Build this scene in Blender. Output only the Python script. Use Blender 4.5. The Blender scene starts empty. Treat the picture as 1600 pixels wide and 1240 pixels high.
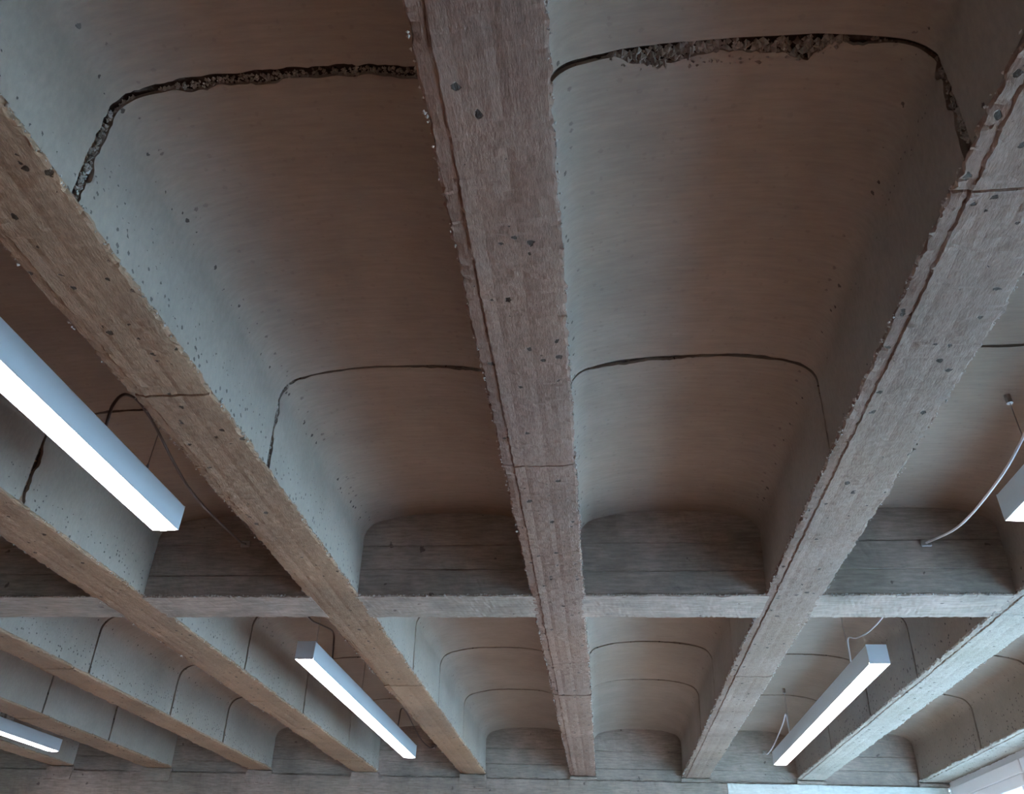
import bpy, math, random
import numpy as np
from mathutils import Matrix, Vector

random.seed(7)
rng = np.random.default_rng(7)
S = bpy.context.scene
COL = S.collection

# ------------------------------------------------------------------ camera
H = 1.25                 # height of the rib soffits above the lens (m)
EYE = 1.60               # lens above the floor
ZS = EYE + H             # soffit level of the concrete ribs
R = ((0.99470591, -0.09911321, 0.02714271),      # columns: right, forward, up
     (0.09728489, 0.82315713, -0.55941754),
     (0.03310295, 0.55909651, 0.82844148))
cam_d = bpy.data.cameras.new('camera')
cam_d.sensor_width = 36.0
cam_d.lens = 36.0 * 1250 / 1600
cam_d.clip_start = 0.05
cam = bpy.data.objects.new('camera', cam_d)
COL.objects.link(cam)
cam.matrix_world = Matrix(((R[0][0], R[0][2], -R[0][1], 0),
                           (R[1][0], R[1][2], -R[1][1], 0),
                           (R[2][0], R[2][2], -R[2][1], EYE),
                           (0, 0, 0, 1)))
S.camera = cam

# ------------------------------------------------------------------ light
WORLD_STRENGTH = 120.0
WORLD_COLOR = (0.45, 0.73, 1.03, 1)
LAMP_STRENGTH = 52.0
w = bpy.data.worlds.new('overcast_sky')
S.world = w
w.use_nodes = True
bg = w.node_tree.nodes['Background']
bg.inputs['Color'].default_value = WORLD_COLOR
bg.inputs['Strength'].default_value = WORLD_STRENGTH
S.view_settings.view_transform = 'Standard'
S.view_settings.look = 'None'
S.view_settings.exposure = -0.12
S.view_settings.gamma = 1.0
S.view_settings.use_curve_mapping = False


# ------------------------------------------------------------------ helpers
def hsh(ix, iy, iz, seed):
    h = (ix * 374761393 + iy * 668265263 + iz * 1440662683 + seed * 1274126177) & 0xFFFFFFFF
    h = ((h ^ (h >> 13)) * 1274126177) & 0xFFFFFFFF
    h = (h ^ (h >> 16)) & 0xFFFFFFFF
    return h / 4294967295.0 * 2 - 1


def vn(p, scale, seed):
    """value noise in -1..1 at points p (n,3)"""
    q = np.asarray(p, float) * scale + 1000.0
    i = np.floor(q).astype(np.int64)
    f = q - i
    f = f * f * (3 - 2 * f)
    o = 0
    for dx in (0, 1):
        for dy in (0, 1):
            for dz in (0, 1):
                wt = ((f[:, 0] if dx else 1 - f[:, 0]) * (f[:, 1] if dy else 1 - f[:, 1])
                      * (f[:, 2] if dz else 1 - f[:, 2]))
                o = o + wt * hsh(i[:, 0] + dx, i[:, 1] + dy, i[:, 2] + dz, seed)
    return o


def vn3(p, scale, seed):
    return np.stack([vn(p, scale, seed + k * 17) for k in range(3)], -1)


def mesh_obj(name, verts, faces, mat, parent=None, smooth=False):
    me = bpy.data.meshes.new(name)
    me.from_pydata([tuple(v) for v in verts], [], faces)
    me.materials.append(mat)
    if smooth:
        me.polygons.foreach_set('use_smooth', [True] * len(me.polygons))
    me.update()
    o = bpy.data.objects.new(name, me)
    COL.objects.link(o)
    if parent:
        o.parent = parent
    return o


def grid_faces(nr, nc, off=0, flip=False, close=False):
    fs = []
    m = nc if close else nc - 1
    for i in range(nr - 1):
        for j in range(m):
            a, b = off + i * nc + j, off + i * nc + (j + 1) % nc
            c, d = b + nc, a + nc
            fs.append((a, d, c, b) if flip else (a, b, c, d))
    return fs


class MB:
    """collects simple solids into one mesh"""
    def __init__(s):
        s.v, s.f = [], []

    def add(s, v, f):
        n = len(s.v)
        s.v += [tuple(x) for x in v]
        s.f += [tuple(n + i for i in q) for q in f]
        return s

    def box(s, a, b, bev=0.0):
        (x0, y0, z0), (x1, y1, z1) = a, b
        if bev <= 0:
            v = [(x, y, z) for x in (x0, x1) for y in (y0, y1) for z in (z0, z1)]
            f = [(0, 1, 3, 2), (4, 6, 7, 5), (0, 4, 5, 1), (2, 3, 7, 6), (0, 2, 6, 4), (1, 5, 7, 3)]
            return s.add(v, f)
        c = [(x0, x1), (y0, y1), (z0, z1)]
        v, idx = [], {}
        for i in (0, 1):
            for j in (0, 1):
                for k in (0, 1):
                    base = [c[0][i], c[1][j], c[2][k]]
                    inn = [(bev if q == 0 else -bev) for q in (i, j, k)]
                    for ax in range(3):
                        p = [base[q] + (0 if q == ax else inn[q]) for q in range(3)]
                        idx[(i, j, k, ax)] = len(v)
                        v.append(p)
        f = []
        for ax in range(3):
            o1, o2 = [q for q in range(3) if q != ax]
            for sd in (0, 1):
                q = []
                for (u, t) in ((0, 0), (1, 0), (1, 1), (0, 1)):
                    key = [0, 0, 0]
                    key[ax], key[o1], key[o2] = sd, u, t
                    q.append(idx[(*key, ax)])
                if (sd == 1) == (ax == 1):
                    q.reverse()
                f.append(q)
        for ax in range(3):
            o1, o2 = [q for q in range(3) if q != ax]
            for u in (0, 1):
                for t in (0, 1):
                    k0, k1 = [0, 0, 0], [0, 0, 0]
                    k0[o1] = k1[o1] = u
                    k0[o2] = k1[o2] = t
                    k1[ax] = 1
                    f.append((idx[(*k0, o1)], idx[(*k1, o1)], idx[(*k1, o2)], idx[(*k0, o2)]))
        for i in (0, 1):
            for j in (0, 1):
                for k in (0, 1):
                    f.append((idx[(i, j, k, 0)], idx[(i, j, k, 1)], idx[(i, j, k, 2)]))
        return s.add(v, f)

    def tube(s, pts, r, n=8):
        pts = [Vector(p) for p in pts]
        rings = []
        for i, p in enumerate(pts):
            t = (pts[min(i + 1, len(pts) - 1)] - pts[max(i - 1, 0)]).normalized()
            a = t.orthogonal().normalized() if i == 0 else (ref - t * ref.dot(t)).normalized()
            ref = a
            b = t.cross(a)
            for k in range(n):
                an = 2 * math.pi * k / n
                rings.append(p + (a * math.cos(an) + b * math.sin(an)) * r)
        f = grid_faces(len(pts), n, close=True)
        f.append(tuple(range(n - 1, -1, -1)))
        f.append(tuple(range((len(pts) - 1) * n, len(pts) * n)))
        return s.add(rings, f)

    def build(s, name, mat, parent=None, smooth=False):
        return mesh_obj(name, s.v, s.f, mat, parent, smooth)


def spline(pts, n=10):
    """Catmull-Rom through pts"""
    P = [Vector(p) for p in pts]
    P = [P[0] * 2 - P[1]] + P + [P[-1] * 2 - P[-2]]
    out = []
    for i in range(1, len(P) - 2):
        for k in range(n):
            t = k / n
            a, b, c, d = P[i - 1], P[i], P[i + 1], P[i + 2]
            out.append(0.5 * ((2 * b) + (c - a) * t + (2 * a - 5 * b + 4 * c - d) * t * t
                              + (3 * b - a - 3 * c + d) * t ** 3))
    out.append(P[-2])
    return out


def tag(o, label=None, cat=None, group=None, kind=None):
    if label: o['label'] = label
    if cat: o['category'] = cat
    if group: o['group'] = group
    if kind: o['kind'] = kind
    return o


# ------------------------------------------------------------------ materials
def new_mat(name):
    m = bpy.data.materials.new(name)
    m.use_nodes = True
    nt = m.node_tree
    return m, nt, nt.nodes['Principled BSDF']


def concrete(name, light, dark, warm, stretch=(1, 1, 1), pits=0.6, grain=0.4, bump=0.35, rough=0.92,
             pit_scale=44.0, warm_amt=0.5, pit_r=0.2, upright=False, fine_scale=24, pit_lo=0.72):
    m, nt, bs = new_mat(name)
    N, L = nt.nodes.new, nt.links.new
    tc = N('ShaderNodeTexCoord')
    mp = N('ShaderNodeMapping')
    mp.inputs['Scale'].default_value = stretch
    L(tc.outputs['Object'], mp.inputs['Vector'])
    big = N('ShaderNodeTexNoise')
    big.inputs['Scale'].default_value = 2.3
    big.inputs['Detail'].default_value = 6
    big.inputs['Roughness'].default_value = 0.62
    L(tc.outputs['Object'], big.inputs['Vector'])
    fine = N('ShaderNodeTexNoise')
    fine.inputs['Scale'].default_value = fine_scale
    fine.inputs['Detail'].default_value = 8
    fine.inputs['Roughness'].default_value = 0.7
    L(mp.outputs['Vector'], fine.inputs['Vector'])
    stain = N('ShaderNodeTexNoise')
    stain.inputs['Scale'].default_value = 1.1
    stain.inputs['Detail'].default_value = 4
    L(tc.outputs['Object'], stain.inputs['Vector'])
    r1 = N('ShaderNodeValToRGB')
    r1.color_ramp.elements[0].position, r1.color_ramp.elements[0].color = 0.36, (*dark, 1)
    r1.color_ramp.elements[1].position, r1.color_ramp.elements[1].color = 0.64, (*light, 1)
    L(big.outputs['Fac'], r1.inputs['Fac'])
    wr = N('ShaderNodeMapRange')
    wr.inputs['From Min'].default_value, wr.inputs['From Max'].default_value = 0.42, 0.66
    wr.inputs['To Max'].default_value = warm_amt
    L(stain.outputs['Fac'], wr.inputs['Value'])
    mw = N('ShaderNodeMix'); mw.data_type = 'RGBA'
    L(wr.outputs['Result'], mw.inputs[0]); L(r1.outputs['Color'], mw.inputs[6])
    mw.inputs[7].default_value = (*warm, 1)
    # fine grain
    fr = N('ShaderNodeMapRange')
    fr.inputs['From Min'].default_value, fr.inputs['From Max'].default_value = 0.3, 0.7
    fr.inputs['To Min'].default_value, fr.inputs['To Max'].default_value = 1 - grain, 1 + grain * 0.6
    L(fine.outputs['Fac'], fr.inputs['Value'])
    mg = N('ShaderNodeMix'); mg.data_type = 'RGBA'; mg.blend_type = 'MULTIPLY'
    mg.inputs[0].default_value = 1
    L(mw.outputs[2], mg.inputs[6]); L(fr.outputs['Result'], mg.inputs[7])
    # blow holes
    vo = N('ShaderNodeTexVoronoi')
    vo.inputs['Scale'].default_value = pit_scale
    wob = N('ShaderNodeTexNoise')          # ragged rims
    wob.inputs['Scale'].default_value = pit_scale * 2.6
    wob.inputs['Detail'].default_value = 3
    L(tc.outputs['Object'], wob.inputs['Vector'])
    wsc = N('ShaderNodeVectorMath'); wsc.operation = 'MULTIPLY_ADD'
    wsc.inputs[1].default_value = (0.55 / pit_scale,) * 3
    L(wob.outputs['Color'], wsc.inputs[0]); L(tc.outputs['Object'], wsc.inputs[2])
    L(wsc.outputs[0], vo.inputs['Vector'])
    sep = N('ShaderNodeSeparateColor')
    L(vo.outputs['Color'], sep.inputs['Color'])
    rad = N('ShaderNodeMapRange')          # only some cells carry a hole, of differing size
    rad.inputs['From Min'].default_value, rad.inputs['From Max'].default_value = pit_lo, 1.0
    rad.inputs['To Min'].default_value, rad.inputs['To Max'].default_value = 0.0, pit_r
    L(sep.outputs['Red'], rad.inputs['Value'])
    sub = N('ShaderNodeMath'); sub.operation = 'SUBTRACT'
    L(rad.outputs['Result'], sub.inputs[0]); L(vo.outputs['Distance'], sub.inputs[1])
    pm = N('ShaderNodeMapRange')
    pm.inputs['From Min'].default_value, pm.inputs['From Max'].default_value = 0.0, 0.04
    L(sub.outputs['Value'], pm.inputs['Value'])
    pmul = N('ShaderNodeMath'); pmul.operation = 'MULTIPLY'
    pmul.inputs[1].default_value = pits
    L(pm.outputs['Result'], pmul.inputs[0])
    if upright:                            # trapped air leaves its holes on upright faces
        ge = N('ShaderNodeNewGeometry')
        sx = N('ShaderNodeSeparateXYZ'); L(ge.outputs['True Normal'], sx.inputs[0])
        ab = N('ShaderNodeMath'); ab.operation = 'ABSOLUTE'; L(sx.outputs['Z'], ab.inputs[0])
        um = N('ShaderNodeMapRange')
        um.inputs['From Min'].default_value, um.inputs['From Max'].default_value = 0.5, 1.0
        um.inputs['To Min'].default_value, um.inputs['To Max'].default_value = pits, pits * .12
        L(ab.outputs[0], um.inputs['Value']); L(um.outputs['Result'], pmul.inputs[1])
    mp2 = N('ShaderNodeMix'); mp2.data_type = 'RGBA'
    L(pmul.outputs['Value'], mp2.inputs[0]); L(mg.outputs[2], mp2.inputs[6])
    mp2.inputs[7].default_value = (dark[0] * .15, dark[1] * .15, dark[2] * .15, 1)
    L(mp2.outputs[2], bs.inputs['Base Color'])
    bs.inputs['Roughness'].default_value = rough
    bs.inputs['Specular IOR Level'].default_value = 0.06
    # relief
    hs = N('ShaderNodeMath'); hs.operation = 'SUBTRACT'
    L(fine.outputs['Fac'], hs.inputs[0]); L(pmul.outputs['Value'], hs.inputs[1])
    bp = N('ShaderNodeBump')
    bp.inputs['Strength'].default_value = bump
    bp.inputs['Distance'].default_value = 0.006
    L(hs.outputs['Value'], bp.inputs['Height'])
    L(bp.outputs['Normal'], bs.inputs['Normal'])
    return m


def plain(name, col, rough=0.5, metal=0.0, noise=0.06, scale=30):
    m, nt, bs = new_mat(name)
    N, L = nt.nodes.new, nt.links.new
    tc = N('ShaderNodeTexCoord')
    no = N('ShaderNodeTexNoise'); no.inputs['Scale'].default_value = scale; no.inputs['Detail'].default_value = 4
    L(tc.outputs['Object'], no.inputs['Vector'])
    mr = N('ShaderNodeMapRange')
    mr.inputs['To Min'].default_value, mr.inputs['To Max'].default_value = 1 - noise, 1 + noise
    L(no.outputs['Fac'], mr.inputs['Value'])
    mx = N('ShaderNodeMix'); mx.data_type = 'RGBA'; mx.blend_type = 'MULTIPLY'; mx.inputs[0].default_value = 1
    mx.inputs[6].default_value = (*col, 1)
    L(mr.outputs['Result'], mx.inputs[7])
    L(mx.outputs[2], bs.inputs['Base Color'])
    bs.inputs['Roughness'].default_value = rough
    bs.inputs['Metallic'].default_value = metal
    return m


M = {}
M['pan'] = concrete('pan_concrete', (0.239, 0.192, 0.159), (0.196, 0.156, 0.128), (0.212, 0.151, 0.111),
                    stretch=(0.25, 2.2, 1), pits=0.85, grain=0.12, bump=0.16, pit_scale=44,
                    pit_r=0.33, pit_lo=0.50, upright=True, fine_scale=34)
RC = dict(stretch=(3.6, 0.9, 1.5), pits=0.92, grain=0.34, bump=0.5, pit_scale=28, pit_r=0.30, pit_lo=0.55, fine_scale=60)
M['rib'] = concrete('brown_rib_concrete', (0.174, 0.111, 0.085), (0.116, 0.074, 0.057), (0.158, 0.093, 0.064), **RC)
M['rib_warm_lit'] = concrete('warm_lit_rib_concrete', (0.227, 0.139, 0.089), (0.151, 0.093, 0.060), (0.205, 0.115, 0.066), **RC)  # warm floor bounce put into the colour of the left ribs
M['rib_half_daylit'] = concrete('half_daylit_rib_concrete', (0.189, 0.137, 0.111), (0.133, 0.096, 0.076), (0.162, 0.110, 0.079), **RC)  # some window daylight put into this rib's colour
M['rib_daylit'] = concrete('daylit_rib_concrete', (0.299, 0.261, 0.225), (0.217, 0.189, 0.158), (0.250, 0.218, 0.172), **RC)  # strong window daylight put into the colour of the two rightmost ribs
M['beam'] = concrete('beam_concrete', (0.322, 0.253, 0.215), (0.177, 0.146, 0.122), (0.217, 0.193, 0.153),
                     stretch=(0.4, 2, 3.2), pits=0.6, grain=0.36, bump=0.5, pit_scale=14)
M['joint'] = concrete('joint_mortar', (0.084, 0.068, 0.058), (0.023, 0.019, 0.017), (0.046, 0.035, 0.027),
                      pits=0.4, grain=0.5, bump=0.8, pit_scale=60)
M['crumb'] = concrete('mortar_crumb', (0.392, 0.364, 0.329), (0.252, 0.231, 0.210), (0.336, 0.294, 0.245), pits=0.1, grain=0.3)
M['stone'] = concrete('bare_stone', (0.30, 0.265, 0.235), (0.16, 0.14, 0.12), (0.24, 0.19, 0.15), pits=0.1, grain=0.4)
M['pale'] = concrete('daylit_band_concrete', (0.78, 0.80, 0.76), (0.62, 0.66, 0.62), (0.72, 0.74, 0.68),  # daylight on the end beam strip, put into its colour
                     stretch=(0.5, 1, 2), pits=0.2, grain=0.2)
M['slab'] = plain('slab_concrete', (0.3, 0.28, 0.26), 0.9)
M['plaster'] = plain('white_plaster', (0.74, 0.72, 0.72), 0.85, noise=0.03, scale=6)
M['wall'] = plain('beige_plaster', (0.36, 0.28, 0.22), 0.85, noise=0.05, scale=5)
M['frame'] = plain('white_lacquer', (0.82, 0.82, 0.84), 0.4, noise=0.02)
M['alu'] = plain('satin_aluminium', (0.62, 0.66, 0.70), 0.42, 0.35, noise=0.02)
M['wire'] = plain('steel_wire', (0.35, 0.33, 0.32), 0.4, 0.8)
M['cable_dark'] = plain('dark_cable', (0.07, 0.05, 0.045), 0.5)
M['cable_pale'] = plain('pale_cable', (0.72, 0.72, 0.74), 0.35)
M['bounce_floor'] = plain('pale_bounce', (0.76, 0.55, 0.44), 0.5, noise=0.12, scale=3)
M['ground'] = plain('grey_paving', (0.20, 0.20, 0.20), 0.9, noise=0.1, scale=2)

m, nt, bs = new_mat('oiled_wood_floor')
N, L = nt.nodes.new, nt.links.new
tc = N('ShaderNodeTexCoord'); br = N('ShaderNodeTexBrick')
br.inputs['Color1'].default_value = (0.22, 0.062, 0.016, 1)
br.inputs['Color2'].default_value = (0.18, 0.05, 0.013, 1)
br.inputs['Mortar'].default_value = (0.06, 0.035, 0.02, 1)
br.inputs['Scale'].default_value = 1.0
br.inputs['Mortar Size'].default_value = 0.003
br.inputs['Brick Width'].default_value = 1.4
br.inputs['Row Height'].default_value = 0.12
L(tc.outputs['Object'], br.inputs['Vector']); L(br.outputs['Color'], bs.inputs['Base Color'])
bs.inputs['Roughness'].default_value = 0.5
M['floor'] = m

m, nt, bs = new_mat('lamp_diffuser')
bs.inputs['Base Color'].default_value = (0.9, 0.9, 0.9, 1)
bs.inputs['Emission Color'].default_value = (1.0, 0.96, 1.0, 1)
bs.inputs['Emission Strength'].default_value = LAMP_STRENGTH
M['diffuser'] = m

m, nt, bs = new_mat('frosted_glass')
N, L = nt.nodes.new, nt.links.new
tr = N('ShaderNodeBsdfTranslucent'); tr.inputs['Color'].default_value = (0.80, 0.84, 0.84, 1)
gl = N('ShaderNodeBsdfDiffuse'); gl.inputs['Color'].default_value = (0.7, 0.72, 0.72, 1)
mx = N('ShaderNodeMixShader'); mx.inputs[0].default_value = 0.15
L(tr.outputs[0], mx.inputs[1]); L(gl.outputs[0], mx.inputs[2])
L(mx.outputs[0], nt.nodes['Material Output'].inputs['Surface'])
M['glass'] = m

# ------------------------------------------------------------------ layout (metres, camera above the origin)
RIBS = {  # left edge, right edge in units of H
    'V': (-5.96, -5.77), 'W': (-5.14, -4.95), 'X': (-4.32, -4.125), 'Y': (-3.535, -3.32), 'Z': (-2.695, -2.515),
    'A': (-1.875, -1.68), 'B': (-1.046, -0.862), 'C': (-0.228, -0.048), 'D': (0.58, 0.765),
    'E': (1.393, 1.577), 'F': (2.228, 2.43)}
ORDER = 'VWXYZABCDEF'
RIBS = {k: (a * H, b * H) for k, (a, b) in RIBS.items()}
Y_BACK, Y_C0, Y_C1, Y_END = -0.99 * H, 2.735 * H, 2.955 * H, 6.45 * H
X_LEFT, X_RIGHT = RIBS['V'][0] + 0.03, RIBS['F'][1]
PAN_TOP = 1.328 * H - H
JOINTS = {  # pour joints per bay (named by the rib on its left), units of H
    'V': [-.08, .85, 1.80, 3.78, 4.70, 5.52], 'W': [-.08, .85, 1.80, 3.78, 4.70, 5.52],
    'X': [-.08, .85, 1.80, 3.80, 4.70, 5.50], 'Y': [-.08, .85, 1.80, 3.80, 4.72, 5.50],
    'Z': [-.08, .86, 1.84, 3.82, 4.72, 5.50], 'A': [-.08, .95, 1.97, 3.74, 4.63, 5.60],
    'B': [-.08, .851, 1.785, 3.74, 4.42, 5.32], 'C': [-.08, .851, 1.78, 3.61, 4.31, 5.06],
    'D': [-.08, .85, 1.78, 3.76, 4.52, 5.40], 'E': [-.08, .85, 1.78, 3.76, 4.50, 5.31]}

# ------------------------------------------------------------------ setting
fl = MB().box((X_LEFT - 0.2, Y_BACK - 0.3, -0.12), (X_RIGHT, Y_END + 0.4, 0)).build('floor', M['floor'])
tag(fl, 'reddish brown oiled plank floor below the ribbed ceiling', kind='structure')
pf = MB().box((X_LEFT - 0.0, Y_C1, 0), (X_RIGHT, Y_END + .13, .012), .004).build('bounce_boards', M['bounce_floor'], fl)  # added unseen floor, pale so that it bounces light onto the far vaults
pf['label'] = 'added pale flooring beyond the cross beam, bounces light upward'
gr = MB().box((X_RIGHT - 30, -45, -7.3), (X_RIGHT + 90, 60, -7.0)).build('ground', M['ground'])
tag(gr, 'grey street two floors below the windows', kind='structure')
o = MB().box((X_LEFT - 0.2, Y_BACK - 0.3, 0), (X_LEFT, Y_END, ZS - 0.005)).build('wall_left', M['wall'])
tag(o, 'plain beige plaster wall under the ribs', kind='structure')
o = MB().box((X_LEFT, Y_BACK - 0.3, 0), (X_RIGHT + 0.25, Y_BACK, ZS + PAN_TOP + 0.1)).build('wall_back', M['wall'])
tag(o, 'plain beige plaster wall behind the camera', kind='structure')

ceil = MB().box((X_LEFT - 0.2, Y_BACK - 0.3, ZS + PAN_TOP + 0.1), (X_RIGHT + 0.25, Y_END + 0.4, ZS + PAN_TOP + 0.3)
                ).build('ceiling', M['slab'])
tag(ceil, 'rough ribbed concrete ceiling with deep rounded vaults between its beams', kind='structure')


# ------------------------------------------------------------------ ribs
def loft(name, sec, ts, axis, mat, parent, seed, z_of_t=None, amp_scale=1.0):
    """sec: list of (a, z, amp); ts: stations along axis ('y': a is x; 'x': a is y)"""
    n, k = len(ts), len(sec)
    A = np.array([s[0] for s in sec]); Z = np.array([s[1] for s in sec]); W = np.array([s[2] for s in sec])
    T = np.repeat(np.array(ts), k)
    a, z, wv = np.tile(A, n), np.tile(Z, n), np.tile(W, n)
    p = np.stack([a, T, z], -1) if axis == 'y' else np.stack([T, a, z], -1)
    q = p + vn3(p, 4, seed + 9) * .07                     # warped, so that the raggedness never repeats evenly
    d = vn3(q, 6, seed) * 0.5 + vn3(q, 23, seed + 3) * 0.35 * (1 + vn(p, 3, seed + 8))[:, None] + vn3(q, 80, seed + 5) * 0.65
    p = p + d * (wv * amp_scale)[:, None] * np.array([1, 1, 1])
    if z_of_t is not None:
        p[:, 2] += np.repeat(z_of_t, k) * (wv > 0)
    f = grid_faces(n, k, flip=(axis == 'y'))
    f.append(tuple(range(k)) if axis != 'y' else tuple(range(k - 1, -1, -1)))
    e = (n - 1) * k
    f.append(tuple(range(e + k - 1, e - 1, -1)) if axis != 'y' else tuple(range(e, e + k)))
    return mesh_obj(name, p, f, mat, parent)


def blob(mb, c, r, rg, sq=(1, 1, 1)):
    """small crumb: 8-sided deformed lump"""
    v = [(1, 0, 0), (-1, 0, 0), (0, 1, 0), (0, -1, 0), (0, 0, 1), (0, 0, -1)]
    f = [(0, 2, 4), (2, 1, 4), (1, 3, 4), (3, 0, 4), (2, 0, 5), (1, 2, 5), (3, 1, 5), (0, 3, 5)]
    vv = [tuple(c[q] + x[q] * r * sq[q] * rg.uniform(.55, 1.15) + r * rg.uniform(-.25, .25) for q in range(3)) for x in v]
    mb.add(vv, f)


RIB_LABEL = {'C': 'middle rib with pinkish grey soffit and ragged left lip', 'B': 'rib left of the middle rib, warm bounce light put into its tan colour',
             'D': 'rib right of the middle rib, some daylight put into its grey colour', 'F': 'edge rib above the white window heads'}
for ri, k in enumerate(ORDER):
    xl, xr = RIBS[k]
    near = k in 'ABCDE'
    step = 0.010 if k in 'BCDE' else 0.02 if k in 'AZF' else 0.035
    ts = list(np.arange(Y_BACK, Y_END, step)) + [Y_END - 0.002]
    rg = random.Random(100 + ri)
    # butt joints of the soffit boards
    cuts = []
    y = Y_BACK + rg.uniform(.3, 1.2)
    while y < Y_END - 0.2:
        cuts.append(y)
        y += rg.uniform(0.55, 1.5) if y > Y_C0 else rg.uniform(1.0, 2.2)
    if k == 'C':
        cuts = [1.79 * H, 3.55 * H, 4.1 * H, 4.55 * H, 5.0 * H, 5.35 * H, 0.2 * H]
    ts = sorted([t for t in ts if all(abs(t - c) > 0.009 for c in cuts)]
                + [c + dd for c in cuts for dd in (-0.004, 0.0, 0.004)])
    lev, zt = 0.0, []
    for t in ts:
        zz = 0
        for ci, c in enumerate(sorted(cuts)):
            if t > c:
                zz = random.Random(ri * 50 + ci).uniform(-.0025, .0025)
            if abs(t - c) < 1e-6:
                zz += 0.006
        zt.append(zz)
    w_ = xr - xl
    lip = 0.030 if k in 'BCD' else 0.024
    sec = [(xl + 0.03, ZS + 0.33, 0), (xl + 0.016, ZS + 0.03, 0), (xl - 0.001, ZS + 0.015, .003),
           (xl - 0.006, ZS + 0.009, .009), (xl - 0.001, ZS + 0.003, .007), (xl + lip * .55, ZS + 0.001, .0025),
           (xl + lip - .004, ZS + 0.001, .003), (xl + lip - .001, ZS + 0.0025, .008), (xl + lip + .003, ZS - 0.003, .0035)]
    nb = 11
    for q in range(1, nb):
        u = q / nb
        sec.append((xl + lip + (w_ - lip) * u, ZS - 0.003 + (0.0015 if q % 4 == 2 else 0), .0028))
    sec += [(xr - 0.003, ZS, .005), (xr + 0.004, ZS + 0.004, .009), (xr + 0.004, ZS + 0.010, .008),
            (xr + 0.001, ZS + 0.015, .003), (xr - 0.016, ZS + 0.03, 0), (xr - 0.03, ZS + 0.33, 0)]
    rb = loft('rib', sec, ts, 'y', M['rib_daylit' if k in 'EF' else 'rib_half_daylit' if k == 'D' else 'rib' if k == 'C' else 'rib_warm_lit'], ceil, 11 * ri + 1, np.array(zt))
    if k in RIB_LABEL:
        rb['label'] = RIB_LABEL[k]
    # mortar crumbs that squeezed out along both edges
    cr = MB()
    dens = 1300 if near else 160
    for q in range(dens):
        yy = rg.uniform(0.4 * H, Y_END - .05)
        clump = math.sin(yy * 3.1 + ri) + math.sin(yy * 7.7 + 2 * ri) > 0.1
        if not clump and rg.random() < .6:
            continue
        side = rg.random() < (0.45 if k in 'ABC' else .6)
        xx = (xl - 0.006 if side else xr + 0.005) + rg.uniform(-.003, .003)
        blob(cr, (xx, yy, ZS + rg.uniform(.0, .014)), rg.uniform(.0018, .0048) * (2.0 if rg.random() < .05 else 1), rg)
    o = cr.build('mortar_crumbs', M['crumb'], rb)
    tag(o, kind='stuff')


# ------------------------------------------------------------------ vault panels between the ribs
def pan_profile(xl, xr, n):
    """open U from the left rib's edge over the vault to the right one; n points with outward normals"""
    r = 0.072 * H
    top, spring = 1.328 * H - H, 0.228 * H
    pts = [(xl, 0.011), (xl - 0.006, spring * .5), (xl - 0.010, spring)]
    cx = xl - 0.010 + r
    for a in range(170, 101, -8):
        pts.append((cx + r * math.cos(math.radians(a)), spring + r * math.sin(math.radians(a))))
    x0, z0 = pts[-1]
    x1 = xr + 0.010 - (x0 - xl + 0.010)
    for q in range(1, 20):
        u = q / 20
        pts.append((x0 + (x1 - x0) * u, z0 + (top - z0) * (1 - abs(2 * u - 1) ** 2.8)))
    left = pts[:3 + len(range(170, 101, -8))]
    pts += [(xr + (xl - x), z) for x, z in reversed(left)]
    P = np.array(pts)
    d = np.r_[0, np.cumsum(np.hypot(*np.diff(P, axis=0).T))]
    s = np.linspace(0, d[-1], n)
    x, z = np.interp(s, d, P[:, 0]), np.interp(s, d, P[:, 1])
    t = np.stack([np.gradient(x), np.gradient(z)], -1)
    t /= np.linalg.norm(t, axis=1)[:, None]
    nrm = np.stack([-t[:, 1], t[:, 0]], -1)          # outward (up / into the ribs)
    return np.stack([x, z + ZS], -1), nrm, s


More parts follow.
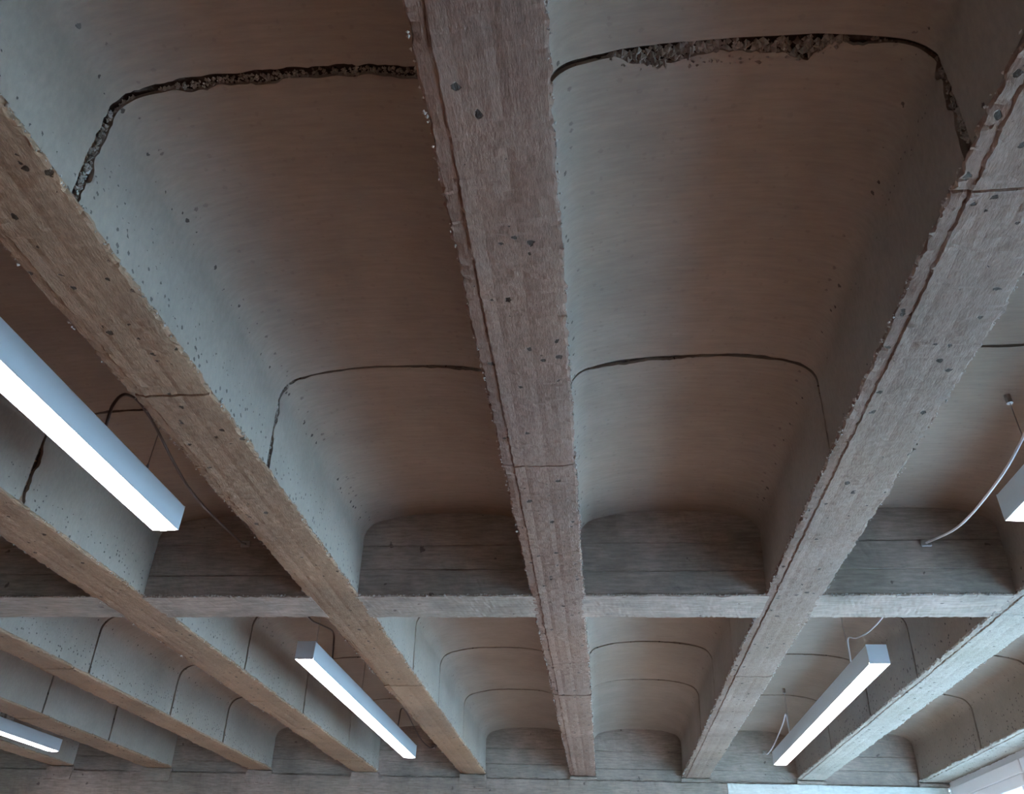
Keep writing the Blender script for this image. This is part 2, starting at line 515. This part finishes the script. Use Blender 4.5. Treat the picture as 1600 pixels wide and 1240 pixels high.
def panel(bay, xl, xr, y0, y1, j0, j1, seed, near):
    """j0 / j1: true where that end meets a pour joint"""
    ns, nyv = (150, 24) if near else (56, 12)
    P, NR, s = pan_profile(xl, xr, ns)
    sp = np.stack([s * 1.0, np.zeros(ns), np.zeros(ns)], -1)
    base = .006 if y0 < Y_C0 else .010

    def ragged(sd):
        patch = np.clip(vn(sp, 3.2, sd) * 1.6 - .25, 0, 1)         # stretches where the edge broke away
        return base + 0.005 * np.abs(vn(sp, 12, sd + 1)) + patch * (0.006 + 0.006 * vn(sp, 40, sd + 2) + .004 * vn(sp, 90, sd + 3))
    e0 = y0 + (ragged(seed) if j0 else np.full(ns, 0.001))
    e1 = y1 - (ragged(seed + 60) * .6 if j1 else np.full(ns, 0.001))
    u = P[:, 0]
    if bay == 'C' and abs(y0 - .851 * H) < .01:       # the broken edge with bare aggregate
        m = np.clip((u - 0.06 * H) / .06, 0, 1) * np.clip((0.45 * H - u) / .05, 0, 1)
        e0 += m * (0.030 + 0.010 * vn(sp, 9, 5) + .008 * vn(sp, 30, 6) + .006 * vn(sp, 70, 4)) + 0.001
        side = (P[:, 1] < ZS + .29) & (u > .4 * H)
        e0 += side * (0.016 + .012 * vn(sp, 30, 9))
    if bay == 'B' and abs(y0 - .851 * H) < .01:
        m = np.clip((u + 0.80 * H) / .1, 0, 1)
        e0 += m * (0.010 + 0.010 * vn(sp, 25, 8)) + .004
    if bay in 'AB' and j0 and y0 < Y_C0:              # crumbled where the joint runs down the left side
        m = np.clip((xl + .03 - u) / .02, 0, 1) * np.clip((ZS + .30 - P[:, 1]) / .06, 0, 1)
        e0 += m * (0.010 + .008 * vn(sp, 20, seed + 31) + .006 * vn(sp, 60, seed + 32))
    if bay == 'C' and abs(y0 - 1.78 * H) < .01:
        m = np.clip((u - 0.0) / .03, 0, 1) * np.clip((0.3 * H - u) / .1, 0, 1)
        e0 += m * (0.007 + 0.007 * vn(sp, 30, 12))
    tt = np.linspace(0, 1, nyv)
    tt = np.unique(np.r_[tt, 0.008, 0.992])
    nyv = len(tt)
    Y = e0[None, :] + (e1 - e0)[None, :] * tt[:, None]
    X = np.repeat(P[None, :, 0], nyv, 0)
    Z = np.repeat(P[None, :, 1], nyv, 0)
    V = np.stack([X, Y, Z], -1).reshape(-1, 3)
    amp = 0.0025 * vn(V, 1.9, seed + 20) + 0.0004 * vn(V, 9, seed + 21)
    edge = np.repeat((np.minimum(tt, 1 - tt) < .001), ns) & np.repeat(np.array([True]), nyv * ns)
    lift = np.where(edge, 0.0015 + 0.0015 * vn(V, 45, seed + 23), 0)
    Nn = np.tile(np.stack([NR[:, 0], np.zeros(ns), NR[:, 1]], -1), (nyv, 1))
    V = V + Nn * (amp + lift)[:, None]
    f = grid_faces(nyv, ns)
    # thickness at both ends
    off = len(V)
    b0 = V[:ns] + Nn[:ns] * 0.012
    b1 = V[-ns:] + Nn[:ns] * 0.012
    V = np.vstack([V, V[:ns], b0, V[-ns:], b1])
    f += [(off + j, off + ns + j, off + ns + j + 1, off + j + 1) for j in range(ns - 1)]
    o2 = off + 2 * ns
    f += [(o2 + j, o2 + j + 1, o2 + ns + j + 1, o2 + ns + j) for j in range(ns - 1)]
    return mesh_obj('vault_panel', V, f, M['pan'], ceil, smooth=True)


def joint_band(xl, xr, y, seed, near):
    ns, ny = (150, 13) if near else (60, 5)
    hw = 0.085 if near else 0.03
    P, NR, s = pan_profile(xl, xr, ns)
    ys = np.linspace(-hw, hw, ny) + y
    V = np.stack([np.repeat(P[None, :, 0], ny, 0), np.repeat(ys[:, None], ns, 1), np.repeat(P[None, :, 1], ny, 0)], -1).reshape(-1, 3)
    Nn = np.tile(np.stack([NR[:, 0], np.zeros(ns), NR[:, 1]], -1), (ny, 1))
    d = 0.0165 + 0.004 * vn(V, 40, seed) + 0.005 * vn(V, 90, seed + 1)
    return mesh_obj('joint_mortar', V + Nn * np.clip(d, .0125, .03)[:, None], grid_faces(ny, ns), M['joint'], ceil)


for bi in range(len(ORDER) - 1):
    k = ORDER[bi]
    xl, xr = RIBS[k][1], RIBS[ORDER[bi + 1]][0]
    near = k in 'ABCDE'
    js = [j * H for j in JOINTS[k]]
    ys = [Y_BACK] + js[:3] + [Y_C0]
    for q in range(4):
        panel(k, xl, xr, ys[q], ys[q + 1], q > 0, q < 3, bi * 97 + q * 7, near and q > 0)
    ys = [Y_C1] + js[3:] + [Y_END]
    for q in range(4):
        panel(k, xl, xr, ys[q], ys[q + 1], q > 0, q < 3, bi * 97 + 40 + q * 7, near)
    for j in js:
        joint_band(xl, xr, j, bi * 31 + int(j * 10), near)

# bare stones where the panel edges broke away
def rubble(kl, kr, yj, n, lo, hi, zmin, depth, rmin, rmax, seed, label):
    P, NR, s = pan_profile(RIBS[kl][1], RIBS[kr][0], 400)
    rg = random.Random(seed)
    st = MB()
    q = 0
    while q < n:
        i = rg.randrange(400)
        x, z = P[i]
        if not (lo * H < x < hi * H and z > ZS + zmin):
            continue
        q += 1
        m = min(1, (x - lo * H) / .06, (hi * H - x) / .06)
        yy = yj * H + .006 + rg.random() * (depth * m + .008)
        dp = rg.uniform(.006, .013)
        blob(st, (x + NR[i][0] * dp, yy, z + NR[i][1] * dp), rg.uniform(rmin, rmax), rg)
    tag(st.build('bare_aggregate', M['stone'], ceil), label, kind='stuff')


rubble('C', 'D', .851, 520, 0.05, 0.46, .36, .045, .004, .0125, 5, 'bare stones in the broken edge right of the middle rib')
rubble('C', 'D', .851, 160, 0.5, 0.62, .05, .022, .003, .008, 6, 'bare stones down the right side of the wide joint')
rubble('B', 'C', .851, 480, -0.80, -0.24, .36, .016, .003, .007, 7, 'bare stones along the joint left of the middle rib')
rubble('B', 'C', .851, 220, -0.89, -0.84, .03, .018, .003, .008, 8, 'bare stones down the left side of the joint')
rubble('B', 'C', 1.785, 200, -0.90, -0.84, .03, .016, .003, .007, 9, 'bare stones in the second joint by the warm-lit rib')

# ------------------------------------------------------------------ cross beams
def cross_segment(name, x0, x1, y0, y1, seed, parent, zb=None, step=0.02, front_only=False, mat='beam'):
    zb = ZS + 0.002 if zb is None else zb
    zt = ZS + PAN_TOP + 0.09
    rg = random.Random(seed)
    hs = [zb + 0.118 + rg.uniform(-.02, .02), zb + 0.245 + rg.uniform(-.02, .02)]
    offs = [rg.uniform(-.004, .004) for _ in range(3)]
    sec = [(y0 + offs[2], zt, 0)]
    def board(za, zc, off, last=False):
        out, n = [], 6
        for q in range(n + 1):
            out.append((y0 + off, zc + (za - zc) * q / n, .002))
        return out
    sec += board(hs[1] + .003, zt - .01, offs[2])
    sec += [(y0 + .007 + offs[2], hs[1], .001)]
    sec += board(hs[0] + .003, hs[1] - .003, offs[1])
    sec += [(y0 + .007 + offs[1], hs[0], .001)]
    sec += board(zb + .012, hs[0] - .003, offs[0])
    sec += [(y0 - .004, zb + .006, .006), (y0, zb, .005)]
    for q in range(1, 9):
        sec.append((y0 + (y1 - y0) * q / 9, zb, .0022))
    sec += [(y1, zb, .004), (y1 + .003, zb + .006, .004)]
    for q in range(1, 7):
        sec.append((y1, zb + .012 + (zt - zb - .012) * q / 6, .0015))
    ts = list(np.arange(x0, x1, step)) + [x1]
    return loft(name, sec, ts, 'x', M[mat], parent, seed)


for bi in range(len(ORDER) - 1):
    k = ORDER[bi]
    xl, xr = RIBS[k][1] - 0.012, RIBS[ORDER[bi + 1]][0] + 0.012
    cb = cross_segment('cross_beam', xl, xr, Y_C0, Y_C1, 500 + bi, ceil, step=.012 if k in 'ABCDE' else .03)
    rg = random.Random(900 + bi)
    cr = MB()
    for q in range(110):
        blob(cr, (rg.uniform(xl + .02, xr - .02), Y_C0 - .004, ZS + rg.uniform(.003, .012)), rg.uniform(.002, .006), rg)
    tag(cr.build('mortar_crumbs', M['crumb'], cb), kind='stuff')

# ------------------------------------------------------------------ far wall: deep concrete beam the ribs run into
wf = MB().box((X_LEFT, Y_END + 0.14, 0), (X_RIGHT + 0.25, Y_END + 0.4, ZS + PAN_TOP + .1)).build('wall_far', M['beam'])
tag(wf, 'rough concrete end wall that the ribs run into', kind='structure')
for bi in range(len(ORDER) - 1):
    k = ORDER[bi]
    xl, xr = RIBS[k][1] - 0.012, RIBS[ORDER[bi + 1]][0] + 0.012
    cross_segment('end_panel', xl, xr, Y_END + .002, Y_END + .12, 700 + bi, wf, zb=ZS - .036,
                  step=.016 if k in 'ABCDE' else .035)
XB = 0.892 * H


def slab_strip(name, x0, x1, y0, y1, z0, z1, mat, parent, seed, step=.02):
    sec = [(y1, z1, 0), (y0 + .01, z1, .003), (y0, z1 - .006, .006)]
    n = 6
    for q in range(1, n):
        sec.append((y0, z1 - .006 + (z0 - z1 + .012) * q / n, .003))
    sec += [(y0, z0 + .006, .005), (y0 + .006, z0, .004), (y1, z0, 0)]
    ts = list(np.arange(x0, x1, step)) + [x1]
    return loft(name, sec, ts, 'x', M[mat], parent, seed)


slab_strip('lower_beam', X_LEFT, XB, Y_END - .015, Y_END + .138, ZS - .34, ZS - .037, 'beam', wf, 791)
b = slab_strip('daylit_band', XB + .003, X_RIGHT - .03, Y_END - .020, Y_END + .138, ZS - .34, ZS - .038, 'pale', wf, 792)
b['label'] = 'end beam strip under the ribs, daylight put into its pale colour'
for k in ORDER[1:]:                                    # rough seats under the rib ends, deeper on the left
    xl, xr = RIBS[k]
    dp = .125 if k in ORDER[:7] else .036
    slab_strip('rib_seat', xl - .01, min(xr + .015, X_RIGHT - .01), Y_END - .024, Y_END + .137, ZS - dp, ZS - .006,
               'beam', wf, 800 + ord(k), step=.012)

# ------------------------------------------------------------------ right wall: ribbon of windows under the edge rib
WT = 0.25
X0, X1 = X_RIGHT, X_RIGHT + WT
HEAD, SILL = EYE + 0.86 * H, 0.45
HEAD_TOP = EYE + 0.96 * H
wr = MB()
wr.box((X0 + .002, Y_BACK, HEAD_TOP), (X1, Y_END + .14, ZS + PAN_TOP + .1))
spans = [(6.65, 7.93), (5.27, 6.57), (3.89, 5.19), (2.51, 3.81), (1.13, 2.43)]
prev = Y_END + .02


def sill_of(y):
    return 0.12 if y > 3.5 else SILL          # unseen glazing lowered in the far half for more light there


for a, b_ in spans:
    wr.box((X0, b_, -.3), (X1, prev, HEAD_TOP))
    wr.box((X0, a, -.3), (X1, b_, sill_of(a) - .03))
    prev = a
wr.box((X0, Y_BACK, -.3), (X1, prev, HEAD_TOP))
wro = wr.build('wall_right', M['plaster'])
tag(wro, 'white plaster window wall under the edge rib', kind='structure')
for i, (a, b_) in enumerate(spans):
    t = .055
    sl = sill_of(a)
    fr = MB()
    xa, xb = X0 - .018, X0 + .09
    fr.box((xa, a + .001, HEAD - .05), (xb, b_ - .001, HEAD + .03), .004)
    fr.box((X0 - .030, a - .03, HEAD + .032), (X1 - .02, b_ + .03, HEAD_TOP - .004), .004)
    fr.box((xa, a + .001, sl), (xb, b_ - .001, sl + .06), .004)
    fr.box((xa, a + .001, sl + .06), (xb, a + t, HEAD - .05), .004)
    fr.box((xa, b_ - t, sl + .06), (xb, b_ - .001, HEAD - .05), .004)
    wo = fr.build('window_%d' % (i + 1), M['frame'])
    tag(wo, '%s frosted white framed window in the right hand wall, counted from the far end' % ('first', 'second', 'third', 'fourth', 'fifth')[i], kind='structure')
    mid = (a + b_) / 2
    MB().box((X0 + .01, mid - .025, sl + .06), (X0 + .08, mid + .025, HEAD - .05), .004).build('mullion', M['frame'], wo)
    for (p, q) in ((a + t, mid - .025), (mid + .025, b_ - t)):
        MB().box((X0 + .04, p, sl + .06), (X0 + .046, q, HEAD - .05)).build('pane', M['glass'], wo)
    MB().box((X0 - .12, a + .001, sl - .028), (X0 + .0, b_ - .001, sl - .002), .004).build('window_sill', M['frame'], wo)

# ------------------------------------------------------------------ linear pendant lamps
ZR = 0.985
LW, LH, LL = 0.105, 0.100, 2.34 * ZR * H
ZB = EYE + ZR * H


def lamp(xc, ya, label, hooks, cables):
    """xc centre, ya near end; hooks: [(y, ceiling)] wires; cables: list of (points, pale, radius)"""
    root = bpy.data.objects.new('linear_pendant_lamp', None)
    root.location = (xc, ya + LL / 2, ZB)
    root.empty_display_size = .2
    COL.objects.link(root)
    tag(root, label, 'lamp', 'long pendant lamps hung in the vaults')
    h = LW / 2
    # extruded channel: open below
    b = MB()
    t = .004
    prof = [(-h, 0), (-h, LH - .004), (-h + .004, LH), (h - .004, LH), (h, LH - .004), (h, 0), (h - t, 0), (h - t, .012),
            (h - t, LH - t), (-h + t, LH - t), (-h + t, .012), (-h + t, 0)]
    n = len(prof)
    v = [(x, yy, z) for yy in (-LL / 2 + .003, LL / 2 - .003) for x, z in prof]
    f = [(i, (i + 1) % n, n + (i + 1) % n, n + i) for i in range(n)]
    b.add(v, f)
    b.build('housing', M['alu'], root)
    # opal diffuser: shallow curved tray
    d = MB()
    pr = [(-h + t, .010), (-h + t, .001), (-h * .6, -.0015), (0, -.0025), (h * .6, -.0015), (h - t, .001), (h - t, .010)]
    v = [(x, yy, z) for yy in (-LL / 2 + .004, LL / 2 - .004) for x, z in pr]
    m_ = len(pr)
    f = [(i, i + 1, m_ + i + 1, m_ + i) for i in range(m_ - 1)] + [(m_ - 1, 0, m_, 2 * m_ - 1)]
    f += [tuple(range(m_ - 1, -1, -1)), tuple(range(m_, 2 * m_))]
    d.add(v, f)
    d.build('diffuser', M['diffuser'], root)
    for sgn in (-1, 1):
        y0 = sgn * LL / 2
        c = MB().box((-h, min(y0, y0 - sgn * .003), 0.0), (h, max(y0, y0 - sgn * .003), LH), .001)
        c.build('end_cap', M['alu'], root)
    for hy, hx in hooks:
        zc = ZS + PAN_TOP - .006 - ZB
        wy = hy - (ya + LL / 2)
        MB().tube([(hx, wy, LH), (hx, wy, zc)], .0016, 6).build('suspension_wire', M['wire'], root)
        g = MB().tube([(hx, wy, LH - .001), (hx, wy, LH + .006), (hx, wy, LH + .022)], .006, 8)
        g.build('wire_gripper', M['wire'], root)
        g = MB().tube([(hx, wy, zc - .030), (hx, wy, zc + .004)], .011, 10)
        g.build('ceiling_anchor', M['wire'], root)
    for pts, pale, r in cables:
        loc = [(p[0] - xc, p[1] - (ya + LL / 2), p[2] - ZB) for p in pts]
        MB().tube(spline(loc, 12), r, 8).build('power_cable', M['cable_pale' if pale else 'cable_dark'], root, smooth=True)
        e = loc[-1]
        MB().box((e[0] - .022, e[1] - .006, e[2] - .016), (e[0] + .022, e[1] + .004, e[2] + .016), .003).build('cable_clamp', M['wire'], root)
    return root


def hz(x, y, z):
    return (x * H, y * H, EYE + z * H)


XA = -1.295 * H
lamp(XA, -0.19 * H * ZR, 'long lit lamp at the left edge, hung nearest in the vault by the warm-lit rib',
     [(1.89 * H, .035), (0.1 * H, .035)],
     [([hz(-1.26, 1.655, 1.06), hz(-1.255, 1.645, 1.13), hz(-1.25, 1.68, 1.182), hz(-1.245, 1.79, 1.185), hz(-1.25, 2.12, 1.118),
        hz(-1.285, 2.55, 1.155), hz(-1.329, 2.728, 1.208)], False, .0052)])
lamp(XA, 3.515 * H * ZR, 'lit lamp beyond the cross beam, between the two warm-lit ribs',
     [(3.52 * H, .03), (4.34 * H, .03)],
     [([hz(-1.27, 3.778, 1.06), hz(-1.27, 3.76, 1.13), hz(-1.27, 3.72, 1.188), hz(-1.27, 3.55, 1.165), hz(-1.27, 3.39, 1.140), hz(-1.26, 3.15, 1.15),
        hz(-1.25, 2.962, 1.19)], False, .0055),
      ([hz(-1.27, 5.238, 1.06), hz(-1.27, 5.25, 1.12), hz(-1.27, 5.28, 1.19), hz(-1.265, 5.42, 1.195), hz(-1.255, 5.85, 1.13), hz(-1.26, 6.25, 1.14),
        hz(-1.27, 6.445, 1.18)], False, .0045)])
lamp(-3.93 * H * ZR, 3.515 * H * ZR, 'lit lamp cut off at the lower left, among the farthest ribs',
     [(5.2 * H, .03), (4.2 * H, .03)], [])
XD = 1.172 * H * ZR
lamp(XD, 3.535 * H * ZR, 'lit lamp beyond the cross beam at the right, with pale looped cables',
     [(3.825 * H, -.02), (5.24 * H, -.03)],
     [([hz(1.145, 3.87, 1.06), hz(1.15, 3.85, 1.11), hz(1.15, 3.825, 1.195), hz(1.15, 3.70, 1.160), hz(1.15, 3.5, 1.130), hz(1.15, 3.25, 1.13),
        hz(1.15, 2.962, 1.18)], True, .0042),
      ([hz(1.12, 5.21, 1.06), hz(1.12, 5.225, 1.12), hz(1.12, 5.24, 1.178), hz(1.125, 5.40, 1.150), hz(1.135, 5.80, 1.110), hz(1.16, 6.2, 1.125),
        hz(1.189, 6.445, 1.178)], True, .0048)])
lamp(XD, -0.19 * H * ZR, 'lit lamp end at the right edge, cut off beside the pale hanging cable',
     [(2.013 * H, .03), (0.3 * H, .03)],
     [([hz(1.15, 1.60, 1.06), hz(1.15, 1.62, 1.2), hz(1.15, 1.75, 1.215), hz(1.15, 1.957, 1.159), hz(1.15, 2.151, 1.128), hz(1.15, 2.452, 1.128), hz(1.148, 2.728, 1.188)],
       True, .0050)])
